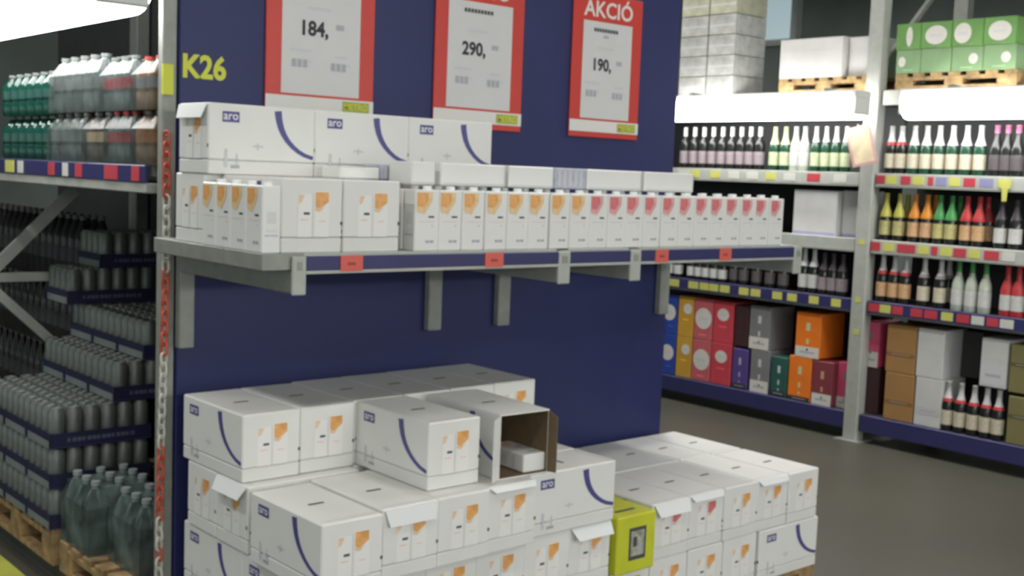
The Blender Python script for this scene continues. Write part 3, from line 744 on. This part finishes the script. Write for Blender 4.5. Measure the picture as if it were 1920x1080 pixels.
# ------------------------------------------------------------------ right rack
XR = 6.67
rr = thing('wine_rack', 'grey steel rack with shelves of bottles and boxes across the aisle', 'rack', (0, 0, 0))
for y in (1.55, 4.255, 6.96):
    b = MB(); b.box(XR-.02, y-.05, 0, XR+.07, y+.05, 3.6, STEELL, .005); u = link('upright', b.mesh('upright'), rr)
    b = MB(); b.box(XR-.06, y-.09, 0, XR+.11, y+.09, .008, STEEL); link('foot_plate', b.mesh('foot_plate'), u)
    for z in (1.285, .91, .70):
        b = MB(); b.box(XR-.0215, y-.02, z, XR-.0195, y+.02, z+.035, TY); link('marker', b.mesh('marker'), u)
BAYS = [(1.61, 4.195), (4.315, 6.90)]
BOARD = STEELD
for bi, (y0, y1) in enumerate(BAYS):
    for (z0, z1, M, nm) in ((.075, .185, RAILB, 'kick_board'),):
        b = MB(); b.box(XR-.005, y0, z0, XR+.02, y1, z1, M, .003); link(nm, b.mesh(nm), rr)
    for lv, (z, M) in enumerate(((.185, RAILB), (.925, RAILB), (1.318, STEELL), (1.742, STEELL))):
        b = MB(); b.box(XR+.02, y0, z-.03, XR+.55, y1, z, STEELD); link('shelf_board', b.mesh('shelf_board'), rr)
        if lv:
            b = MB(); b.box(XR-.004, y0, z-.075, XR+.02, y1, z+.004, M, .003); rl = link('price_rail', b.mesh('price_rail'), rr)
            b = MB(); b.box(XR-.007, y0, z-.085, XR+.02, y1, z-.073, STEEL if lv > 1 else STEELD, .001); link('rail_lip', b.mesh('rail_lip'), rl)
            T = []
            if bi == 1 and lv == 1: T = [(x, 18, TY) for x in (1261, 1297, 1318, 1335, 1356, 1392, 1414, 1455, 1483, 1524, 1566)]
            if bi == 0 and lv == 1: T = [(1638, 22, TR), (1659, 20, TY), (1682, 20, TR), (1718, 22, TR), (1745, 24, TR), (1776, 22, TY), (1806, 24, TR), (1834, 24, TW), (1862, 22, TR), (1889, 26, TW)]
            if bi == 0 and lv == 2: T = [(1641, 18, TR), (1666, 20, TY), (1699, 34, TR), (1731, 20, TY), (1752, 12, TR), (1774, 22, TY), (1800, 24, TR), (1827, 22, TY), (1860, 28, TR), (1892, 24, TW)]
            if bi == 0 and lv == 3: T = [(1651, 16, TR), (1671, 20, TY), (1698, 18, TR), (1722, 22, TY), (1745, 10, TR), (1765, 20, TB), (1790, 20, TY), (1818, 22, TR), (1850, 26, TB), (1884, 24, TY)]
            if bi == 1 and lv == 3: T = [(1282, 22, TW), (1302, 18, TY), (1340, 18, TY), (1375, 20, TW), (1410, 22, TW), (1445, 20, TY), (1480, 22, TW), (1525, 24, TR), (1575, 24, TW)]
            py = {1: 590, 2: 465, 3: 337}[lv]
            for (x, wpx, TM) in T:
                pa, pb = atX(x-wpx/2, py, XR-.005), atX(x+wpx/2, py, XR-.005)
                zc = z-.036
                b = MB(); b.box(XR-.0065, pb.y, zc-.026, XR-.0035, pa.y, zc+.026, TM); link('price_tag', b.mesh('price_tag'), rl)
    b = MB(); b.box(XR+.5, y0, .1, XR+.52, y1, 2.2, STEELD); link('shade_back_sheet', b.mesh('shade_back_sheet'), rr)  # dark colour imitates shade behind the bottles; added, also blocks light from the wall
    b = MB(); b.box(XR+.01, y0, 2.175, XR+.06, y1, 2.27, STEELL, .004); link('beam', b.mesh('beam'), rr)
    b = MB(); b.box(XR+1.0, y0, 2.175, XR+1.05, y1, 2.27, STEELL, .004); link('beam', b.mesh('beam'), rr)
    b = MB(); b.box(XR+.06, y0, 2.235, XR+1.0, y1, 2.268, STEEL); link('deck', b.mesh('deck'), rr)
for y in (1.55, 4.255, 6.96):
    b = MB(); b.box(XR+1.0, y-.05, 0, XR+1.08, y+.05, 3.6, STEEL); link('upright', b.mesh('upright'), rr)
    b = MB(); b.beam((XR+.05, y, 2.4), (XR+1.02, y, 3.3), .03, .03, STEEL); link('brace', b.mesh('brace'), rr)

# bottles
def bottle_parts(glass, foil, lab, lab2=None, h=.30, r=.0375, foil_from=.60, champ=True):
    key = ('bt', glass.name, foil.name, lab.name, lab2.name if lab2 else '', h, r, foil_from)
    if key in CACHE: return CACHE[key]
    prof = [(r*.92, 0), (r, .008), (r, h*.52), (r*.86, h*.60), (r*.52, h*.72), (r*.40, h*.80), (r*.36, h*.97)]
    if not champ: prof = [(r*.92, 0), (r, .008), (r, h*.58), (r*.84, h*.66), (r*.40, h*.72), (r*.38, h*.97)]
    b = MB(); b.lathe(prof, glass, 12); P = [('glass', b.mesh('bottle_glass'))]
    def rad(z):
        for (ra, za), (rb_, zb_) in zip(prof, prof[1:]):
            if za <= z <= zb_: return ra+(rb_-ra)*(z-za)/max(1e-6, zb_-za)
        return prof[-1][0]
    zs = [foil_from*h]+[p[1] for p in prof if p[1] > foil_from*h]
    b = MB(); b.lathe([(rad(z)+.0012, z) for z in zs]+[(r*.42, h*.972), (r*.42, h)], foil, 12); P.append(('foil', b.mesh('bottle_foil')))
    b = MB(); b.lathe([(r+.0007, h*.12), (r+.0007, h*.42)], lab, 12); P.append(('label', b.mesh('bottle_label')))
    if lab2:
        b = MB(); z = foil_from*h; b.lathe([(rad(z)+.0018, z), (rad(z+.02)+.0018, z+.02)], lab2, 12); P.append(('neck_label', b.mesh('neck_label')))
    CACHE[key] = P
    return P
GD = mat('dark_bottle', (.018, .020, .018), rough=.15, var=0); GG = mat('green_bottle', (.02, .07, .04), rough=.15, var=0); GW = mat('pale_bottle', (.45, .50, .42), rough=.15, var=0)
FW = mat('foil_white', (.62, .62, .62), rough=.35, var=.03); FY = mat('foil_yellow', (.52, .50, .10), rough=.35, var=.03); FO = mat('foil_orange', (.66, .25, .03), rough=.35, var=.03)
FG = mat('foil_green', (.06, .28, .08), rough=.35, var=.03); FR = mat('foil_red', (.48, .045, .05), rough=.35, var=.03); FP = mat('foil_pink', (.55, .16, .28), rough=.35, var=.03); FD = mat('foil_dark', (.06, .05, .06), rough=.4, var=0)
FYG = mat('foil_pale_yellow', (.62, .63, .36), rough=.35, var=.03)
LC = mat('label_cream', (.60, .55, .42), rough=.5, var=.1, scale=50); LO = mat('label_orange', (.62, .38, .20), rough=.5, var=.1, scale=50); LW_ = mat('label_white', (.58, .58, .56), rough=.5, var=.06, scale=50); LYG = mat('label_olive', (.50, .46, .20), rough=.5, var=.12, scale=50)
LDK = mat('label_dark', (.10, .085, .09), rough=.5, var=.1, scale=50); LG = mat('label_pale_green', (.50, .56, .36), rough=.5, var=.1, scale=50); LPK = mat('label_grey_pink', (.30, .25, .27), rough=.5, var=.1, scale=50)
SHELF = {3: 1.746, 2: 1.322, 1: .929, 0: .187}
def bottles(xs, py, lv, parts, label, group, dx=.055):
    for x in xs:
        p = atX(x, py, XR+dx)
        thing('bottle', label, 'bottle', (XR+dx, p.y, SHELF[lv]), 0., group if len(xs) > 1 else None, parts)
bottles([1284+17.5*k for k in range(9)], 290, 3, bottle_parts(GD, FW, LPK, foil_from=.78, champ=False), 'dark wine bottle with white cap on the upper shelf behind the shelf end', 'white capped wine bottles')
bottles([1452, 1472], 290, 3, bottle_parts(GG, FYG, LG), 'green bottle with pale yellow neck on the upper shelf', 'pale yellow necked bottles')
bottles([1491, 1508], 290, 3, bottle_parts(GW, FW, LW_), 'pale bottle with white label beside the pale yellow necks', 'pale bottles')
bottles([1529, 1548, 1567, 1586], 290, 3, bottle_parts(GG, FW, LG, foil_from=.66, r=.034), 'green bottle with white neck foil by the tilted card', 'white foiled green bottles')
bottles([1671, 1690], 285, 3, bottle_parts(GD, FW, LC, FR), 'white foiled bottle with red collar beside the rack upright', 'red collared bottles on the upper shelf')
bottles([1714, 1737, 1761, 1786, 1812, 1838], 285, 3, bottle_parts(GG, FW, LC), 'sparkling wine bottle with silver white foil and cream label on the upper shelf', 'silver foiled bottles on the upper shelf')
bottles([1868, 1888, 1908], 285, 3, bottle_parts(GD, FP, LDK, foil_from=.85), 'dark bottle with pink top on the upper shelf', 'pink topped bottles')
for xs, fo, lb, nm in (([1661, 1686], FY, LYG, 'yellow'), ([1715, 1738], FO, LO, 'orange'), ([1762, 1784], FG, LYG, 'green'), ([1813, 1836], FR, LO, 'red')):
    bottles(xs, 410, 2, bottle_parts(GD, fo, lb, foil_from=.50), 'dark sparkling bottle with %s foil neck on the middle shelf' % nm, nm+' foiled bottles')
    bottles([xs[1]+15], 408, 2, bottle_parts(GD, fo, lb, foil_from=.50), 'second-row sparkling bottle with %s foil neck' % nm, None, dx=.16)
bottles([1878, 1906], 410, 2, bottle_parts(GD, FD, LW_, h=.29), 'dark bottle with white body label on the middle shelf', 'white labelled dark bottles')
bottles([1258, 1272, 1297, 1311, 1325, 1340, 1356], 505, 1, bottle_parts(GD, FD, LW_, h=.22, r=.036), 'small dark bottle with round white label under the end shelf level', 'small white labelled bottles')
bottles([1378, 1396, 1420, 1445, 1470], 505, 1, bottle_parts(GD, FD, LDK, h=.26), 'all dark bottle on the shelf above the colourful boxes', 'all dark bottles')
bottles([1508, 1526], 510, 1, bottle_parts(GD, FW, LW_, h=.30), 'dark bottle with white neck and label left of the upright', 'white necked bottles by the upright')
bottles([1545, 1562, 1580], 515, 1, bottle_parts(GD, FD, LPK, h=.28), 'dark bottle with dull label next to the upright', 'dull labelled bottles by the upright')
bottles([1655, 1677, 1698], 520, 1, bottle_parts(GD, FW, LO, FR), 'white foiled bottle with red collar and orange label on the lower shelf', 'orange labelled bottles on the lower shelf')
bottles([1733, 1764], 525, 1, bottle_parts(GD, FW, LC, LPK), 'white foiled bottle with cream label and dull collar on the lower shelf', 'cream labelled bottles on the lower shelf')
bottles([1779], 522, 1, bottle_parts(GD, FW, LC, LPK), 'white foiled bottle standing in the second row of the lower shelf', None, dx=.16)
bottles([1797, 1822, 1848], 535, 1, bottle_parts(GW, FG, LW_, foil_from=.78), 'pale bottle with bright green neck on the lower shelf', 'green necked pale bottles')
bottles([1889, 1910], 540, 1, bottle_parts(FR, FR, LW_, foil_from=.8), 'red bottle with white label on the lower shelf', 'red bottles on the lower shelf')
bottles([1777, 1801, 1826, 1850, 1873], 765, 0, bottle_parts(GD, FW, LC, FR), 'white foiled bottle with red collar standing on the bottom shelf under the white box', 'bottles on the bottom shelf')

# boxes
def rbox(name, x0px, x1px, py, z0, z1, M, label, depth=.28, emblem=None, band=None, dx=0., stripe=None, front=.02, cat='box', group=None):
    pa, pb = atX(x0px, py, XR+front+dx), atX(x1px, py, XR+front+dx)
    y1, y0 = pa.y-.002, pb.y+.002; X = XR+front+dx; W = y1-y0; H = z1-z0
    t = thing(name, label, cat, (X, (y0+y1)/2, z0), 0, group)
    b = MB(); b.box(0, -W/2, 0, depth, W/2, H, M, .003); link('body', b.mesh('box_body'), t)
    F = lambda u, v, d: (-.0004-d, W/2-u*W, v*H)
    if emblem:
        EM, cu, cv, ru, rv = emblem; b = MB()
        b.poly(F, [(cu+ru*math.cos(a), cv+rv*math.sin(a)) for a in [2*PI*i/18 for i in range(18)]], EM)
        b.rect(F, cu-ru*.55, cv-rv*.18, cu+ru*.55, cv+rv*.12, LGREY, .0009)
        b.rect(F, .3, max(.06, cv-rv-.16), .7, max(.10, cv-rv-.12), mat(M.name+'_pale', tuple(min(1, c*1.5+.03) for c in M.node_tree.nodes['Principled BSDF'].inputs['Base Color'].default_value[:3]), var=0))
        link('emblem', b.mesh('emblem'), t)
    if band:
        BM, v0, v1 = band; b = MB(); b.rect(F, .02, v0, .98, v1, BM); b.rect(F, .2, v0+(v1-v0)*.4, .8, v0+(v1-v0)*.55, GREY, .0009); link('label_band', b.mesh('label_band'), t)
    if stripe:
        b = MB(); b.rect(F, .42, .60, .58, .78, stripe); b.rect(F, .45, .30, .55, .42, stripe); b.rect(F, .46, .15, .54, .2, stripe); link('crest', b.mesh('crest'), t)
    return t
BX = lambda n, r, g, b_: rgb(n, r, g, b_, rough=.5, var=.04, scale=9)
bBLUE = BX('box_blue', 45, 75, 165); bGOLD = BX('box_gold', 205, 160, 60); bROSE = BX('box_rose', 200, 100, 105); bRED = BX('box_red', 205, 72, 85); bPUR = BX('box_purple', 88, 72, 140); bGRY = BX('box_grey', 130, 130, 132)
bTEAL = BX('box_teal', 45, 95, 85); bORA = BX('box_orange', 245, 130, 40); bMAR = BX('box_maroon', 135, 62, 72); bPNK = BX('box_pink', 225, 90, 130); bDKM = BX('box_dark_maroon', 70, 42, 46); bDKG = BX('box_dark_grey', 62, 60, 62)
bWHT = mat('box_white', (.62, .62, .61), rough=.5, var=.03, scale=9); bKR = BX('box_kraft', 165, 125, 78); bOLV = BX('box_olive', 128, 122, 80)
EMW = mat('emblem_white', (.70, .68, .63), var=.03)
B0, BM_, BT = .187, .492, .795
for tier, (z0, z1) in enumerate(((B0, BM_-.003), (BM_, BT))):
    w_ = ('lower', 'upper')[tier]; py = (670, 600)[tier]; sh = (-4, 0)[tier]
    rbox('wine_box', 1247+sh, 1269+sh, py, z0, z1, bBLUE, w_+' blue wine box with white emblem beside the blue panel edge', emblem=(EMW, .35, .55, .55, .2))
    rbox('wine_box', 1271+sh, 1300+sh, py, z0, z1, bGOLD, w_+' golden yellow wine box with white emblem', emblem=(EMW, .62, .70, .28, .13))
    rbox('wine_box', 1301+sh, 1336+sh, py, z0, z1, bROSE, w_+' dusty rose wine box with large white oval', emblem=(EMW, .52, .52, .45, .26))
    rbox('wine_box', 1337+sh, 1375+sh, py, z0, z1, bRED, w_+' red wine box with small white emblem', emblem=(EMW, .5, .68, .3, .15))
rbox('wine_box', 1373, 1402, 680, B0, BM_-.02, bPUR, 'purple wine box on the bottom shelf', stripe=GREY, band=(bDKG, .02, .12))
rbox('wine_box', 1378, 1403, 600, BM_, BT-.01, bDKM, 'dark maroon wine box above the purple one', stripe=bDKG)
rbox('wine_box', 1405, 1444, 610, BM_, BT, bGRY, 'upper grey wine box with white foot band', stripe=LGREY, band=(EMW, .0, .28))
rbox('wine_box', 1406, 1442, 695, B0, BM_-.003, bGRY, 'lower grey wine box with white foot band', stripe=LGREY, band=(EMW, .0, .28))
rbox('wine_box', 1445, 1476, 700, B0, BM_-.03, bTEAL, 'dark green wine box on the bottom shelf', stripe=LGREY, band=(bDKG, .02, .14))
rbox('wine_box', 1492, 1539, 620, BM_, BT, bORA, 'upper orange wine box with white foot band', stripe=FYG, band=(EMW, .0, .24))
rbox('wine_box', 1478, 1521, 705, B0, BM_-.003, bORA, 'lower orange wine box beside the dark green one', stripe=FYG, band=(bDKG, .0, .10))
rbox('wine_box', 1522, 1561, 715, B0, BM_-.01, bMAR, 'maroon wine box with white foot band', stripe=LO, band=(EMW, .0, .26))
rbox('wine_box', 1569, 1598, 720, B0, BM_, bPNK, 'lower pink wine box with white foot band by the upright', front=.075, stripe=LPK, band=(EMW, .0, .24))
rbox('wine_box', 1618, 1649, 640, BM_, BT-.01, bPNK, 'upper pink wine box with white foot band by the upright', front=.075, stripe=LPK, band=(EMW, .0, .34))
rbox('wine_box', 1612, 1648, 720, B0, BM_-.003, bDKM, 'dark maroon wine box under the upper pink one', front=.075)
for tier, (z0, z1) in enumerate(((B0, BM_-.003), (BM_, BT))):
    w_ = ('lower', 'upper')[tier]; py = (745, 660)[tier]; sh = (-4, 0)[tier]
    rbox('cardboard_box', 1661+sh, 1717+sh, py, z0, z1, bKR, w_+' brown cardboard wine box on the bottom shelf', band=(BX('kraft_print', 140, 104, 62), .35, .42))
    rbox('cardboard_box', 1719+sh, 1770+sh, py, z0, z1, bWHT, w_+' white wine box standing beside the brown boxes', band=(mat('white_print', (.55, .55, .55), var=0), .25, .40) if tier == 0 else None)
    rbox('cardboard_box', 1893+sh, 1950+sh, py+25, z0, z1-.02, bOLV if tier else bOLV, w_+' olive brown wine box at the end of the bottom shelf', band=(BX('olive_print', 100, 92, 58), .55, .62))
rbox('cardboard_box', 1838, 1889, 680, .50, .79, bWHT, 'white wine box resting over the bottom shelf bottles', band=(LGREY, .05, .45))
rbox('cardboard_box', 1802, 1842, 660, .50, .79, bDKG, 'grey wine box set back behind the bottom shelf bottles', dx=.22, depth=.24)
b = None
rbox('cardboard_box', 1487, 1569, 400, 1.322, 1.622, bWHT, 'wide plain white box on the middle shelf beside the red cartons', band=(mat('lilac_foot', (.36, .35, .55), var=0), .0, .07))
rbox('cardboard_box', 1579, 1612, 400, 1.322, 1.628, bWHT, 'narrow plain white box on the middle shelf by the upright', front=.075, band=(mat('lilac_foot', (.36, .35, .55), var=0), .0, .07))
# top level pallets
def top_pallet(x0px, x1px, py, label):
    pa, pb = atX(x0px, py, XR+.02), atX(x1px, py, XR+.02)
    return pallet(XR+.02, pb.y, .8, pa.y-pb.y, label, z0=2.269, h=.10)
top_pallet(1678, 1905, 160, 'pale wooden pallet under the green boxes on top of the rack')
top_pallet(1460, 1632, 160, 'pale wooden pallet under the white boxes on top of the rack')
gE = mat('box_green', (.16, .34, .10), rough=.5, var=.1, scale=5); gE2 = mat('box_green_pale', (.24, .38, .20), rough=.5, var=.1, scale=5)
xs = [1679, 1725, 1783, 1842, 1904]
for k in range(4):
    rbox('green_box', xs[k], xs[k+1], 90, 2.515, 2.675, gE, ['upper green box with white stripe next to the rack upright', 'upper green box with white round emblem, beside the striped box', 'upper green box with emblem and stripe in the middle', 'upper green box with emblem at the far end of the pallet'][k],
         depth=.4, emblem=(EMW, .5, .5, .36, .36) if k in (1, 3) else (EMW, .55 if k == 0 else .35, .5, .13 if k == 0 else .28, .38))
    rbox('green_box', xs[k], xs[k+1], 125, 2.370, 2.513, gE2, ['lower pale green box next to the rack upright', 'lower pale green box under the first emblem', 'lower pale green box in the middle', 'lower pale green box at the far end of the pallet'][k], depth=.4, emblem=(EMW, .25 if k == 0 else .7, .5, .15, .22) if k != 1 else None)
rbox('white_carton_box', 1462, 1580, 110, 2.370, 2.630, bWHT, 'large white carton on a pallet on top of the rack', depth=.5, band=(LGREY, .70, .72))
rbox('white_carton_box', 1591, 1640, 110, 2.370, 2.625, bWHT, 'second white carton on top of the rack by the upright', front=.075, depth=.5, band=(LGREY, .70, .72))
for k in range(5):
    for j in range(2):
        rbox('wrapped_pack', 1276+52*j, 1326+52*j, 80, 2.27+.145*k, 2.41+.145*k, mat('wrap_white', (.50, .51, .49), rough=.3, var=.15, scale=12) if k < 4 else mat('wrap_cream', (.50, .50, .38), rough=.3, var=.15, scale=12),
             ('white film-wrapped pack on the rack top, %s layer up, ' % ('first', 'second', 'third', 'fourth')[k] if k < 4 else 'cream film-wrapped pack at the top of the rack stack, ') + ('partition side' if j == 0 else 'white carton side'), depth=.35, group='white packs on top of the rack' if k < 4 else 'cream packs at the top of the stack', band=(LGREY, .42, .52))
# tilted card on the upright and yellow wobbler
c0 = atX(1615, 273, XR-.10)
t = thing('hanging_card', 'tilted pink and cream card hanging on the rack upright', 'sign', (c0.x, c0.y, c0.z)); t.rotation_euler = (R(-15), 0, R(24))
b = MB(); b.box(-.002, -.078, -.125, .002, .078, .125, mat('card_pink', (.62, .36, .34), var=.05)); link('card', b.mesh('card'), t)
b = MB(); b.box(-.0035, -.062, -.110, -.002, .062, .105, mat('card_cream', (.72, .60, .40), var=.1, scale=14)); link('picture', b.mesh('picture'), t)
b = MB(); b.beam((.0, .0, .12), (.05, .0, .14), .006, .006, STEEL); link('clip', b.mesh('clip'), t)
c1 = atX(1884, 355, XR-.012)
t = thing('shelf_talker', 'yellow arrow shelf talker hanging from the upper price rail', 'sign', (c1.x, c1.y, c1.z))
b = MB(); F = lambda u, v, d: (-d, -u, v)
b.poly(F, [(-.014, -.07), (.014, -.07), (.018, .0), (.035, .01), (.035, .06), (-.035, .06), (-.035, .01), (-.018, .0)], TY, .001)
b.poly(F, [(-.014, -.07), (-.018, .0), (-.035, .01), (-.035, .06), (.035, .06), (.035, .01), (.018, .0), (.014, -.07)], TY, -.001)
link('card', b.mesh('card'), t)
